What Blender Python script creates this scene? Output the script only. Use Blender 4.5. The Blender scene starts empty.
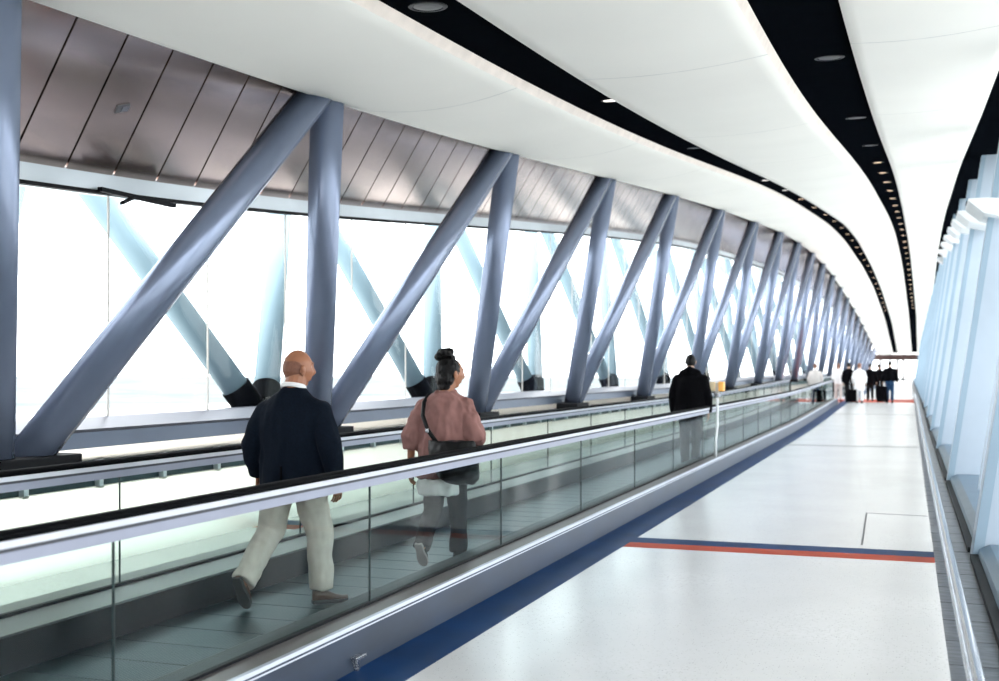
import bpy, bmesh, math, random
import numpy as np
from mathutils import Vector, Matrix, noise
random.seed(7)
SC = bpy.context.scene
COL = SC.collection
H0 = 1.65                       # eye height above the floor
PI = math.pi

# ------------------------------------------------------------------ materials
def newmat(name):
    m = bpy.data.materials.new(name); m.use_nodes = True
    nt = m.node_tree
    return m, nt, nt.nodes['Principled BSDF']

def mat(name, col, rough=.5, metal=0., spec=.5, var=.08, scale=6., bump=0., coat=0., stretch=None, emit=None, sheen=0.):
    m, nt, b = newmat(name)
    b.inputs['Roughness'].default_value = rough
    b.inputs['Metallic'].default_value = metal
    b.inputs['Specular IOR Level'].default_value = spec
    b.inputs['Coat Weight'].default_value = coat
    b.inputs['Coat Roughness'].default_value = .06
    b.inputs['Sheen Weight'].default_value = sheen
    tc = nt.nodes.new('ShaderNodeTexCoord')
    mp = nt.nodes.new('ShaderNodeMapping')
    nt.links.new(tc.outputs['Object'], mp.inputs[0])
    if stretch: mp.inputs['Scale'].default_value = stretch
    nz = nt.nodes.new('ShaderNodeTexNoise'); nz.inputs['Scale'].default_value = scale; nz.inputs['Detail'].default_value = 4
    nt.links.new(mp.outputs[0], nz.inputs['Vector'])
    mr = nt.nodes.new('ShaderNodeMapRange')
    mr.inputs['From Min'].default_value = .3; mr.inputs['From Max'].default_value = .7
    mr.inputs['To Min'].default_value = 1 - var; mr.inputs['To Max'].default_value = 1 + var
    nt.links.new(nz.outputs[0], mr.inputs[0])
    mx = nt.nodes.new('ShaderNodeVectorMath'); mx.operation = 'SCALE'
    mx.inputs[0].default_value = col[:3]
    nt.links.new(mr.outputs[0], mx.inputs['Scale'])
    nt.links.new(mx.outputs[0], b.inputs['Base Color'])
    if bump:
        bp = nt.nodes.new('ShaderNodeBump'); bp.inputs['Strength'].default_value = bump; bp.inputs['Distance'].default_value = .01
        nt.links.new(nz.outputs[0], bp.inputs['Height']); nt.links.new(bp.outputs[0], b.inputs['Normal'])
    if emit:
        b.inputs['Emission Color'].default_value = (*emit[0], 1); b.inputs['Emission Strength'].default_value = emit[1]
    return m

def glass(name, tint, refl=1.0, rough=0.0, dim=1.0):
    m = bpy.data.materials.new(name); m.use_nodes = True
    nt = m.node_tree; nt.nodes.clear()
    out = nt.nodes.new('ShaderNodeOutputMaterial')
    tr = nt.nodes.new('ShaderNodeBsdfTransparent'); tr.inputs[0].default_value = (*tint, 1)
    gl = nt.nodes.new('ShaderNodeBsdfGlossy'); gl.inputs['Roughness'].default_value = rough
    lw = nt.nodes.new('ShaderNodeLayerWeight'); lw.inputs[0].default_value = .5
    pw = nt.nodes.new('ShaderNodeMath'); pw.operation = 'POWER'; pw.inputs[1].default_value = 5
    nt.links.new(lw.outputs['Facing'], pw.inputs[0])
    ma = nt.nodes.new('ShaderNodeMath'); ma.operation = 'MULTIPLY_ADD'; ma.inputs[1].default_value = .93 * refl; ma.inputs[2].default_value = .035 * refl * dim
    nt.links.new(pw.outputs[0], ma.inputs[0])
    nz = nt.nodes.new('ShaderNodeTexNoise'); nz.inputs['Scale'].default_value = .8
    mr = nt.nodes.new('ShaderNodeMapRange'); mr.inputs['To Min'].default_value = .9; mr.inputs['To Max'].default_value = 1.1
    nt.links.new(nz.outputs[0], mr.inputs[0])
    m2 = nt.nodes.new('ShaderNodeMath'); m2.operation = 'MULTIPLY'
    nt.links.new(ma.outputs[0], m2.inputs[0]); nt.links.new(mr.outputs[0], m2.inputs[1])
    mx = nt.nodes.new('ShaderNodeMixShader')
    nt.links.new(m2.outputs[0], mx.inputs[0]); nt.links.new(tr.outputs[0], mx.inputs[1]); nt.links.new(gl.outputs[0], mx.inputs[2])
    nt.links.new(mx.outputs[0], out.inputs[0])
    return m

def terrazzo(name):
    m, nt, b = newmat(name)
    tc = nt.nodes.new('ShaderNodeTexCoord')
    vo = nt.nodes.new('ShaderNodeTexVoronoi'); vo.inputs['Scale'].default_value = 62
    nt.links.new(tc.outputs['Object'], vo.inputs['Vector'])
    cr = nt.nodes.new('ShaderNodeValToRGB')
    cr.color_ramp.elements[0].position = .10; cr.color_ramp.elements[0].color = (.20, .20, .21, 1)
    cr.color_ramp.elements[1].position = .24; cr.color_ramp.elements[1].color = (.63, .63, .63, 1)
    wn = nt.nodes.new('ShaderNodeSeparateColor'); nt.links.new(vo.outputs['Color'], wn.inputs[0])
    nt.links.new(vo.outputs['Distance'], cr.inputs[0])
    th = nt.nodes.new('ShaderNodeMath'); th.operation = 'GREATER_THAN'; th.inputs[1].default_value = .62
    nt.links.new(wn.outputs[0], th.inputs[0])
    n2 = nt.nodes.new('ShaderNodeTexNoise'); n2.inputs['Scale'].default_value = .9; n2.inputs['Detail'].default_value = 3
    nt.links.new(tc.outputs['Object'], n2.inputs['Vector'])
    c2 = nt.nodes.new('ShaderNodeValToRGB')
    c2.color_ramp.elements[0].position = .3; c2.color_ramp.elements[0].color = (.60, .60, .605, 1)
    c2.color_ramp.elements[1].position = .7; c2.color_ramp.elements[1].color = (.67, .67, .675, 1)
    nt.links.new(n2.outputs[0], c2.inputs[0])
    mx = nt.nodes.new('ShaderNodeMix'); mx.data_type = 'RGBA'
    nt.links.new(th.outputs[0], mx.inputs[0]); nt.links.new(c2.outputs[0], mx.inputs[6]); nt.links.new(cr.outputs[0], mx.inputs[7])
    nt.links.new(mx.outputs[2], b.inputs['Base Color'])
    b.inputs['Roughness'].default_value = .22
    b.inputs['Specular IOR Level'].default_value = .6
    return m

def striped(name, c1, c2, axis, period, rough, metal=0., bump=.4, spec=.5):
    """fine grooves across one axis"""
    m, nt, b = newmat(name)
    tc = nt.nodes.new('ShaderNodeTexCoord')
    wv = nt.nodes.new('ShaderNodeTexWave'); wv.bands_direction = axis; wv.inputs['Scale'].default_value = 1 / period * .314
    wv.inputs['Distortion'].default_value = .15
    nt.links.new(tc.outputs['Object'], wv.inputs['Vector'])
    cr = nt.nodes.new('ShaderNodeValToRGB')
    cr.color_ramp.elements[0].color = (*c1, 1); cr.color_ramp.elements[1].color = (*c2, 1)
    nt.links.new(wv.outputs[0], cr.inputs[0])
    nz = nt.nodes.new('ShaderNodeTexNoise'); nz.inputs['Scale'].default_value = 1.2; nz.inputs['Detail'].default_value = 5
    nt.links.new(tc.outputs['Object'], nz.inputs['Vector'])
    mr = nt.nodes.new('ShaderNodeMapRange'); mr.inputs['To Min'].default_value = .7; mr.inputs['To Max'].default_value = 1.3
    nt.links.new(nz.outputs[0], mr.inputs[0])
    sc = nt.nodes.new('ShaderNodeVectorMath'); sc.operation = 'SCALE'
    nt.links.new(cr.outputs[0], sc.inputs[0]); nt.links.new(mr.outputs[0], sc.inputs['Scale'])
    nt.links.new(sc.outputs[0], b.inputs['Base Color'])
    b.inputs['Roughness'].default_value = rough; b.inputs['Metallic'].default_value = metal; b.inputs['Specular IOR Level'].default_value = spec
    if bump:
        bp = nt.nodes.new('ShaderNodeBump'); bp.inputs['Strength'].default_value = bump; bp.inputs['Distance'].default_value = .004
        nt.links.new(wv.outputs[0], bp.inputs['Height']); nt.links.new(bp.outputs[0], b.inputs['Normal'])
    return m

def slabs(name):
    m, nt, b = newmat(name)
    tc = nt.nodes.new('ShaderNodeTexCoord')
    nz = nt.nodes.new('ShaderNodeTexNoise'); nz.inputs['Scale'].default_value = 7; nz.inputs['Detail'].default_value = 6
    mp = nt.nodes.new('ShaderNodeMapping'); mp.inputs['Scale'].default_value = (1, 3.2, 1); mp.inputs['Rotation'].default_value = (0, 0, .5)
    nt.links.new(tc.outputs['Object'], mp.inputs[0]); nt.links.new(mp.outputs[0], nz.inputs['Vector'])
    cr = nt.nodes.new('ShaderNodeValToRGB')
    cr.color_ramp.elements[0].position = .3; cr.color_ramp.elements[0].color = (.030, .035, .045, 1)
    cr.color_ramp.elements[1].position = .72; cr.color_ramp.elements[1].color = (.15, .16, .18, 1)
    nt.links.new(nz.outputs[0], cr.inputs[0]); nt.links.new(cr.outputs[0], b.inputs['Base Color'])
    b.inputs['Roughness'].default_value = .35
    return m

M = {}
M['ceil'] = mat('ceiling_fabric', (.90, .89, .84), .8, spec=.2, var=.02, scale=.6)
M['seam'] = mat('fabric_seam', (.74, .74, .71), .8, spec=.2)
M['lip'] = mat('strip_edge', (.86, .77, .70), .6)
M['black'] = mat('black_plenum', (.003, .004, .006), .9, spec=.0, var=.1)
M['terrazzo'] = terrazzo('white_terrazzo')
M['blue'] = mat('blue_terrazzo', (.0015, .028, .105), .5, spec=.12, var=.18, scale=2.5)
M['red'] = mat('red_terrazzo', (.38, .045, .016), .5, spec=.12, var=.12, scale=3)
M['slab'] = slabs('grey_stone')
M['seamdark'] = mat('floor_joint', (.10, .10, .11), .5)
M['tube'] = mat('truss_paint', (.20, .242, .342), .25, metal=.45, spec=.5, var=.05, scale=2, coat=.1)
M['tubeout'] = mat('outer_truss_paint', (.22, .32, .37), .5, var=.05, scale=2)
M['boot'] = mat('black_boot', (.002, .0024, .003), .8, spec=.03)
M['soffit'] = mat('bronze_soffit', (.54, .425, .38), .18, metal=.9, var=.14, scale=1.2, stretch=(1, .5, 2))
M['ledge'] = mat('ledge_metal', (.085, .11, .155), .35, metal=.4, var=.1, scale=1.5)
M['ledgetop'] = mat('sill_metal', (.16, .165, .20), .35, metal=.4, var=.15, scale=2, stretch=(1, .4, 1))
M['headbeam'] = mat('head_beam_metal', (.62, .68, .72), .3, metal=.3, var=.15, scale=1.5, stretch=(1, .4, 1))
M['cream'] = mat('frosted_cream_pane', (.97, .93, .84), .75, var=.02, scale=1)
for _n in M['cream'].node_tree.nodes:
    if _n.type == 'BSDF_PRINCIPLED': _n.inputs['Transmission Weight'].default_value = .85; _n.inputs['IOR'].default_value = 1.25
M['recess'] = mat('dark_recess', (.02, .045, .05), .5)
M['white'] = mat('white_paint', (.80, .83, .84), .4, var=.03)
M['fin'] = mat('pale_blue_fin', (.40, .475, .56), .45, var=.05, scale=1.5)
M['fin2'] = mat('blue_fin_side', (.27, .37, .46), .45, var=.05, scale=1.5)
M['kerb'] = mat('kerb_metal', (.10, .16, .22), .35, metal=.3, var=.12, scale=2)
M['dark'] = mat('dark_gasket', (.006, .007, .009), .6, spec=.15)
M['endframe'] = mat('brown_end_frame', (.05, .022, .018), .5)
M['steel'] = mat('brushed_steel', (.45, .47, .50), .25, metal=.9, var=.12, scale=3, stretch=(1, .3, 1))
M['rail'] = mat('rail_steel', (.40, .42, .45), .22, metal=.95, var=.12, scale=4)
M['skirt'] = mat('skirt_metal', (.010, .024, .052), .32, spec=.3, metal=.25, var=.28, scale=1.6, stretch=(1, .8, 3))
M['skirtglint'] = mat('skirt_highlight', (.47, .50, .57), .35, metal=.3, var=.06)  # highlight of the deck edge put into the colour
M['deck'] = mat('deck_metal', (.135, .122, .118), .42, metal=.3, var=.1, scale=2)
M['deckin'] = mat('dark_inner_deck', (.018, .027, .029), .5, spec=.2)
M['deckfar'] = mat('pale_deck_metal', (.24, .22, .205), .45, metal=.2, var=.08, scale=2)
M['inner'] = mat('inner_skirt', (.005, .007, .010), .5, spec=.15, var=.15)
M['pallet'] = striped('pallet_ribs', (.006, .017, .021), (.024, .052, .060), 'X', .022, .38, metal=.3)
M['combline'] = mat('pallet_joint', (.014, .024, .028), .5)
M['rubber'] = mat('black_rubber', (.0025, .0028, .0036), .65, spec=.04)
M['track'] = mat('handrail_track', (.62, .64, .70), .3, metal=.3, var=.05)
M['profile'] = mat('glazing_profile_metal', (.30, .32, .40), .4, metal=.3, var=.05)
M['trackgap'] = mat('track_gap', (.03, .035, .045), .5)
M['glass'] = glass('balustrade_glass', (.865, .925, .922), .38, dim=.5)
M['glassedge'] = mat('glass_joint', (.008, .022, .024), .3)
M['wglass'] = glass('window_glass', (.955, .975, .978), .3)
M['joint'] = mat('glazing_joint', (.62, .60, .56), .5)
M['ground'] = mat('hazy_grass', (.205, .23, .235), .9, spec=.0, var=.3, scale=.02)
M['bounce'] = mat('bounce_ground', (.66, .66, .64), .9, spec=.0, var=.06, scale=.05)  # high albedo, chosen to throw daylight up to the ceiling
M['lamp'] = mat('lit_downlight', (.9, .7, .5), .4, emit=((1., .66, .42), 2.2))
M['lampw'] = mat('bright_downlight', (.95, .92, .88), .4, emit=((1., .93, .85), 3.))
M['lampoff'] = mat('unlit_downlight', (.012, .013, .015), .3, spec=.2)
M['ring'] = mat('downlight_ring', (.006, .007, .009), .4, spec=.15)
M['orange'] = mat('amber_beacon', (.90, .46, .10), .4, emit=((1., .5, .12), .25))
M['yellow'] = mat('yellow_sign', (.85, .70, .45), .4)

# ------------------------------------------------------------------ mesh helpers
def P(s, L, z): return Vector((-L, s, z))

def link(name, bm, m, parent=None, smooth=False, recalc=True):
    me = bpy.data.meshes.new(name)
    if recalc: bmesh.ops.recalc_face_normals(bm, faces=bm.faces)
    bm.to_mesh(me); bm.free()
    o = bpy.data.objects.new(name, me); COL.objects.link(o)
    for k in (m if isinstance(m, (list, tuple)) else [m]): me.materials.append(k)
    if smooth:
        for p in me.polygons: p.use_smooth = True
    if parent: o.parent = parent
    return o

def tag(o, label=None, cat=None, group=None, kind=None):
    if label: o['label'] = label
    if cat: o['category'] = cat
    if group: o['group'] = group
    if kind: o['kind'] = kind
    return o

def empty(name, loc, rz=0.):
    o = bpy.data.objects.new(name, None); COL.objects.link(o)
    o.location = loc; o.rotation_euler = (0, 0, rz); o.empty_display_size = .2
    return o

def loft(bm, secs, closed=True, cap=True, mi=0):
    rows = [[bm.verts.new(p) for p in s] for s in secs]
    n = len(secs[0])
    for a, b in zip(rows, rows[1:]):
        for i in range(n if closed else n - 1):
            j = (i + 1) % n
            f = bm.faces.new((a[i], a[j], b[j], b[i])); f.material_index = mi
    if closed and cap:
        f = bm.faces.new(rows[0][::-1]); f.material_index = mi
        f = bm.faces.new(rows[-1]); f.material_index = mi
    return rows

def box(bm, lo, hi, mi=0, xf=None):
    x0, y0, z0 = lo; x1, y1, z1 = hi
    vs = [Vector(p) for p in ((x0,y0,z0),(x1,y0,z0),(x1,y1,z0),(x0,y1,z0),(x0,y0,z1),(x1,y0,z1),(x1,y1,z1),(x0,y1,z1))]
    if xf: vs = [xf @ v for v in vs]
    v = [bm.verts.new(p) for p in vs]
    for q in ((0,3,2,1),(4,5,6,7),(0,1,5,4),(1,2,6,5),(2,3,7,6),(3,0,4,7)):
        f = bm.faces.new([v[i] for i in q]); f.material_index = mi

def bevel(bm, r, seg=2):
    bmesh.ops.bevel(bm, geom=list(bm.edges), offset=r, segments=seg, affect='EDGES', profile=.6)

def frame(d, ref=None):
    d = d.normalized()
    r = ref if ref is not None else (Vector((0, 0, 1)) if abs(d.z) < .95 else Vector((0, 1, 0)))
    u = r.cross(d).normalized(); v = d.cross(u).normalized()
    return u, v

def limb(bm, pts, rad, n=14, ref=None, capped=True, mi=0):
    """round or elliptical limb along pts; rad entries are r or (ru, rv)"""
    pts = [Vector(p) for p in pts]
    rr = [(r, r) if not isinstance(r, (tuple, list)) else r for r in rad]
    secs = []; pu = None
    if capped in (True, False): capped = (capped, capped)
    for i, p in enumerate(pts):
        if i == 0: d = pts[1] - p
        elif i == len(pts) - 1: d = p - pts[-2]
        else: d = (pts[i + 1] - p).normalized() + (p - pts[i - 1]).normalized()
        d = d.normalized(); u, v = frame(d, ref); ru, rv = rr[i]
        if ref is None and pu is not None:                    # carry the frame along without twist
            u = (pu - d * pu.dot(d)).normalized(); v = d.cross(u).normalized()
        pu = u
        def ring(c, k): return [c + (u * ru * math.cos(2*PI*q/n) + v * rv * math.sin(2*PI*q/n)) * k for q in range(n)]
        if capped[0] and i == 0:
            for a in (80, 55, 28): secs.append(ring(p - d * min(ru, rv) * math.sin(math.radians(a)), math.cos(math.radians(a))))
        secs.append(ring(p, 1))
        if capped[1] and i == len(pts) - 1:
            for a in (28, 55, 80): secs.append(ring(p + d * min(ru, rv) * math.sin(math.radians(a)), math.cos(math.radians(a))))
    loft(bm, secs, mi=mi)

def blob(bm, c, r, xf=None, seg=16, rg=10):
    """ellipsoid"""
    rows = []
    c = Vector(c)
    for i in range(1, rg):
        t = PI * i / rg
        rows.append([c + Vector((r[0]*math.sin(t)*math.cos(2*PI*k/seg), r[1]*math.sin(t)*math.sin(2*PI*k/seg), -r[2]*math.cos(t))) for k in range(seg)])
    if xf: rows = [[xf @ p for p in q] for q in rows]
    loft(bm, rows)

def tube(bm, a, b, r, n=20, mi=0):
    a, b = Vector(a), Vector(b); u, v = frame(b - a)
    loft(bm, [[p + u*r*math.cos(2*PI*k/n) + v*r*math.sin(2*PI*k/n) for k in range(n)] for p in (a, b)], mi=mi)

def pipe(bm, pts, r, n=12, mi=0):
    limb(bm, pts, [r]*len(pts), n=n, capped=False, mi=mi)

def fused(bm, name, m, parent, voxel=.01, smooth=3, wrinkle=0., wscale=.08, loc=None):
    """fuse overlapping closed pieces into one continuous surface"""
    me = bpy.data.meshes.new(name + '_raw'); bmesh.ops.recalc_face_normals(bm, faces=bm.faces); bm.to_mesh(me); bm.free()
    t = bpy.data.objects.new('raw', me); COL.objects.link(t)
    a = t.modifiers.new('r', 'REMESH'); a.mode = 'VOXEL'; a.voxel_size = voxel; a.adaptivity = 0
    b = t.modifiers.new('s', 'SMOOTH'); b.iterations = smooth; b.factor = .5
    dg = bpy.context.evaluated_depsgraph_get(); dg.update()
    nm = bpy.data.meshes.new_from_object(t.evaluated_get(dg))
    bpy.data.objects.remove(t); bpy.data.meshes.remove(me)
    if wrinkle:
        nm.update()
        nrm = [v.normal.copy() for v in nm.vertices]
        for v, nn in zip(nm.vertices, nrm):
            q = Vector((v.co.x, v.co.y, v.co.z * .45)) / wscale
            w = noise.noise(q) + .5 * noise.noise(q * 2.1 + Vector((3, 1, 7)))
            v.co += nn * w * wrinkle
    nm.name = name
    o = bpy.data.objects.new(name, nm); COL.objects.link(o)
    nm.materials.clear(); nm.materials.append(m)
    for p in nm.polygons: p.use_smooth = True
    if parent: o.parent = parent
    return o

# ------------------------------------------------------------------ the bridge's long curves (distance along, lateral to the left, height above the eye)
E1 = [(-14,5.0,1.45),(0,5.0,1.93),(5.71,5.0,2.235),(7.4,5.0,2.32),(9.75,5.0,2.455),(14.52,5.0,2.865),(19.83,5.0,3.38),(25.66,5.0,3.92),(32.3,4.89,4.44),(44.44,4.53,5.19),(54.21,4.37,5.55),(67.4,4.24,5.62),(82.67,4.14,5.22),(102.12,4.06,4.56),(163.84,3.94,2.02)]
AL = [(-14,3.3),(6.7,3.3),(9.6,3.31),(14.4,3.34),(17.9,3.34),(22.2,3.25),(31.4,3.05),(46,2.78),(63.6,2.55),(80.9,2.22),(111.8,2.0),(170,1.97)]
AR = [(-14,2.74),(7,2.76),(10.2,2.78),(13.6,2.8),(19.7,2.83),(30.5,2.66),(45.5,2.24),(64.6,2.03),(81.4,1.76),(112,1.48),(170,1.4)]
BL = [(-14,1.05),(8.1,1.07),(10.3,1.1),(14.2,1.1),(22.1,1.0),(35.8,.83),(51.5,.58),(72.7,.33),(107.6,0.),(170,-.4)]
BR = [(-14,.5),(8.5,.47),(11.2,.45),(17.7,.42),(28.2,.31),(48.5,.14),(72.7,-.17),(108.2,-.62),(170,-1.1)]
RR = [(-14,-.7),(6,-.76),(12,-.82),(17.2,-.92),(35.2,-1.16),(54.8,-1.34),(83.7,-1.58),(124,-1.8),(170,-2.2)]
SS = np.arange(-14, 170.01, .25)
def dense(tab, k, w=9):
    a = np.array(tab, float); y = np.interp(SS, a[:, 0], a[:, k])
    p = np.pad(y, 3*w, mode='reflect', reflect_type='odd')
    g = np.exp(-.5*(np.arange(-3*w, 3*w+1)/w)**2); g /= g.sum()
    return np.convolve(p, g, 'valid')
_t = {n: dense(t, 1) for n, t in dict(E1=E1, AL=AL, AR=AR, BL=BL, BR=BR, RR=RR).items()}
_he = dense(E1, 2)
def cv(n, s): return float(np.interp(s, SS, _t[n]))
def hceil(s, L):
    e = float(np.interp(s, SS, _he)); d = cv('E1', s)
    return H0 + e * (1 + .1 * min(1., max(-.2, (d - L) / 5.6)))
WALL = [(-14,6.2),(27.8,6.2),(33.4,5.99),(39.3,5.76),(45.8,5.6),(52.2,5.5),(58.6,5.4),(66,5.3),(80.8,5.15),(97.8,5.05),(170,4.9)]
HEAD = [(-14,1.2),(0,1.34),(7.3,1.575),(9.8,1.75),(12.7,2.0),(19.2,2.61),(26,3.22),(33.1,3.75),(41.6,4.15),(55.8,4.7),(75,4.85),(87.5,4.75),(102,4.2),(132,2.95),(163,1.6)]
_w = dense(WALL, 1); _hd = dense(HEAD, 2-1)
def wall(s): return float(np.interp(s, SS, _w))
def head(s): return H0 + float(np.interp(s, SS, _hd))
def gz(s):                                  # the floor climbs a little towards the crest
    t = min(1., max(0., (s - 30) / 24.)); return .2 * t*t*(3 - 2*t)
def srange(a, b, st):
    n = max(1, int(round((b - a) / st))); return [a + (b - a)*i/n for i in range(n + 1)]
S_END = 163.
S_BACK = -12.

def strip_loft(bm, fn, a, b, st=1.0, mi=0, closed=True):
    loft(bm, [fn(s) for s in srange(a, b, st)], closed=closed, mi=mi)

# ------------------------------------------------------------------ floor
def floor_bm():
    bm = bmesh.new()
    red = [(10.55, 10.86), (54.2, 59.8)]
    cuts = [S_BACK]
    for a, b in red: cuts += [a, b, b + .33]
    cuts += [S_END + 8]
    alls = sorted(set(cuts + [s for s in srange(30, 60, 2)] + [75, 100, 125]))
    xs = [(-.21, 2.52, 0), (2.52, 2.90, 1), (2.90, 7.2, 0), (-2.6, -.21, 2)]
    for s0, s1 in zip(alls, alls[1:]):
        mid = (s0 + s1) / 2
        for L0, L1, mi in xs:
            k = mi
            if mi == 0:
                for a, b in red:
                    if a < mid < b: k = 3
                    if b < mid < b + .33: k = 1
            v = [bm.verts.new(P(s, L, gz(s))) for s, L in ((s0, L0), (s0, L1), (s1, L1), (s1, L0))]
            bm.faces.new(v).material_index = k
    bmesh.ops.remove_doubles(bm, verts=bm.verts, dist=.0005)
    ext = bmesh.ops.extrude_face_region(bm, geom=list(bm.faces))
    bmesh.ops.translate(bm, verts=[e for e in ext['geom'] if isinstance(e, bmesh.types.BMVert)], vec=(0, 0, -.25))
    return bm
o = link('floor', floor_bm(), [M['terrazzo'], M['blue'], M['slab'], M['red']])
tag(o, 'white speckled terrazzo floor with blue edge band and red and blue cross stripes', 'floor', kind='structure')
bm = bmesh.new()
for a, b in (((11.42, .42), (13.98, .46)), ((13.98, .46), (13.9, -.2))):
    p, q = P(*a, .0), P(*b, .0); d = (q - p).normalized(); n = Vector((-d.y, d.x, 0)) * .009
    loft(bm, [[p - n, p + n, p + n + Vector((0,0,.002)), p - n + Vector((0,0,.002))], [q - n, q + n, q + n + Vector((0,0,.002)), q - n + Vector((0,0,.002))]])
tag(link('trim_1', bm, M['seamdark']), 'thin dark expansion joint in the white floor', 'floor joint', kind='structure')
bm = bmesh.new()
for s in (26.1, 42.2):
    box(bm, (-2.52, s, gz(s) - .01), (.21, s + .16, gz(s) + .003))
for s in srange(2, 60, .62):
    box(bm, (.21, s, gz(s) - .01), (.52, s + .014, gz(s) + .002))
tag(link('trim_2', bm, M['seamdark']), 'dark joints across the floor and its grey stone edging', 'floor joint', kind='structure')

# ------------------------------------------------------------------ ceiling
bm = bmesh.new()
def blk(s):
    out = []
    for L in (cv('E1', s) + .05, cv('AL', s), cv('AR', s), cv('BL', s), cv('BR', s), cv('RR', s), -2.2):
        out.append(P(s, L, hceil(s, L) + .075))
    return out + [p + Vector((0, 0, .25)) for p in out[::-1]]
strip_loft(bm, blk, S_BACK, S_END + 1, 1.)
tag(link('ceiling', bm, M['black']), 'black ceiling void behind the white ceiling strips', 'ceiling', kind='structure')

SEAMS = [4.6, 9.95, 15.0, 20.0, 25.3, 31., 37., 43., 49., 55., 61., 67., 73., 80., 87., 94., 101., 108., 116., 124., 132., 140.]
def ceiling_strip(a, b, label, sag, lips):
    root = None
    bm = bmesh.new()
    n = 12
    edge = sorted(set([S_BACK] + [x for x in SEAMS] + srange(S_BACK, S_END, 1.0) + [x + .03 for x in SEAMS]))
    secs = []
    for s in edge:
        l0, l1 = cv(a, s), cv(b, s)
        low = []
        for i in range(n + 1):
            t = i / n; L = l0 + (l1 + lips - l0) * t
            low.append(P(s, L, hceil(s, L) - sag * (1 - (2*t - 1)**2)))
        up = [P(s, l1, hceil(s, l1) + .085), P(s, l0, hceil(s, l0) + .085)]
        secs.append(low + up)
    rows = loft(bm, secs)
    bm.faces.ensure_lookup_table()
    m = len(secs[0])
    seamset = {round(x, 4) for x in SEAMS}
    k = 0
    for i in range(len(edge) - 1):
        for j in range(m):
            f = bm.faces[k]; k += 1
            if round(edge[i], 4) in seamset and j < n: f.material_index = 1
            elif j == n: f.material_index = 2          # the strip's edge towards the camera side
    o = link('ceiling_strip', bm, [M['ceil'], M['seam'], M['lip']], smooth=False)
    for p in o.data.polygons: p.use_smooth = p.material_index == 0 and abs(p.normal.z) > .7
    tag(o, label, 'ceiling strip')
ceiling_strip('E1', 'AL', 'white curved ceiling strip along the steel truss side, widest left one', .10, .05)
ceiling_strip('AR', 'BL', 'white curved ceiling strip running between the two black slots', .05, .04)
ceiling_strip('BR', 'RR', 'white curved ceiling strip beside the pale blue window fins on the right', .04, 0)

# downlights in the two black slots
def downlight(s, L, m, label, group, r=.085):
    z = hceil(s, L) + .075
    root = empty('downlight', P(s, L, z))
    tag(root, label, 'light', group)
    sl = (hceil(s + .3, L) - hceil(s - .3, L)) / .6
    root.rotation_euler = (math.atan(sl), 0, 0)
    bm = bmesh.new(); n = 20
    prof = [(r*1.25, .0), (r*1.2, -.006), (r, -.008), (r*.92, -.002), (r*.92, 0.0)]
    loft(bm, [[Vector((q*math.cos(2*PI*k/n), q*math.sin(2*PI*k/n), h)) for k in range(n)] for q, h in prof])
    link('trim_ring', bm, M['ring'], root)
    bm = bmesh.new()
    loft(bm, [[Vector((q*math.cos(2*PI*k/n), q*math.sin(2*PI*k/n), h)) for k in range(n)] for q, h in ((r*.9, -.001), (r*.9, -.004), (r*.5, -.007))])
    link('lens', bm, m, root)
for s in (7.2, 11.6):
    pass
ORD = ['first', 'second', 'third', 'fourth', 'fifth', 'sixth', 'seventh', 'eighth', 'ninth', 'tenth', 'eleventh', 'twelfth']
mid = lambda a, b, s, t=.5: cv(a, s) * (1 - t) + cv(b, s) * t
near_b = [10.9, 15.8, 20.3]
for i, s in enumerate(near_b):
    downlight(s, mid('BL', 'BR', s, .64), M['lampoff'], ['unlit round downlight in the central black slot, nearest of the dark ones', 'unlit round downlight in the central black slot, second of the dark ones', 'unlit round downlight in the central black slot, last dark one before the lit row'][i], None, .11)
downlight(7.25, mid('AL', 'AR', 7.25, .4), M['lampoff'], 'unlit round downlight at the top edge of the photo in the left black slot', None, .11)
downlight(11.7, mid('AL', 'AR', 11.7, .75), M['lampw'], 'bright white downlight in the left black slot, nearest of the lit ones there', None, .085)
for s in srange(24.4, 100, 3.0):
    downlight(s, mid('BL', 'BR', s, .6), M['lamp'], 'small warm lit downlight in the far row of the central black slot', 'lit downlights of the central slot', .10)
downlight(17.2, mid('AL', 'AR', 17.2, .6), M['lampoff'], 'unlit round downlight in the left black slot just after the bright white one', None, .085)
for s in srange(25.5, 100, 3.6):
    downlight(s, mid('AL', 'AR', s, .55), M['lamp'] if s > 30 else M['lampw'], 'small warm lit downlight further along the left black slot', 'lit downlights of the left slot', .09)

# ------------------------------------------------------------------ left wall: soffit, glazing, ledge
GAP = .42                                     # glass stands this far behind the truss feet
def DG(s): return wall(s) + GAP
bm = bmesh.new()
sb = -10.9
edges = []
while sb < S_END - 1:
    edges.append(sb); sb += .6 if sb < 30 else 1.2
for a, b in zip(edges, edges[1:]):
    g = .012
    def row(s):
        st = s * .84 if s > 0 else s
        lo = P(s, DG(s) - .12, head(s) + .0); hi = P(st, cv('E1', st) - .25, hceil(st, cv('E1', st)) + .28)
        out = [lo.lerp(hi, t) for t in (0, .25, .5, .75, 1)]
        return out
    r0, r1 = row(a + g), row(b - g)
    off = Vector((-.03, 0, .05))
    loft(bm, [r0 + [p + off for p in r0[::-1]], r1 + [p + off for p in r1[::-1]]])
tag(link('wall_left', bm, M['soffit']), 'bronze metal soffit panels above the window band on the left', 'wall', kind='structure')
bm = bmesh.new()
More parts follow.
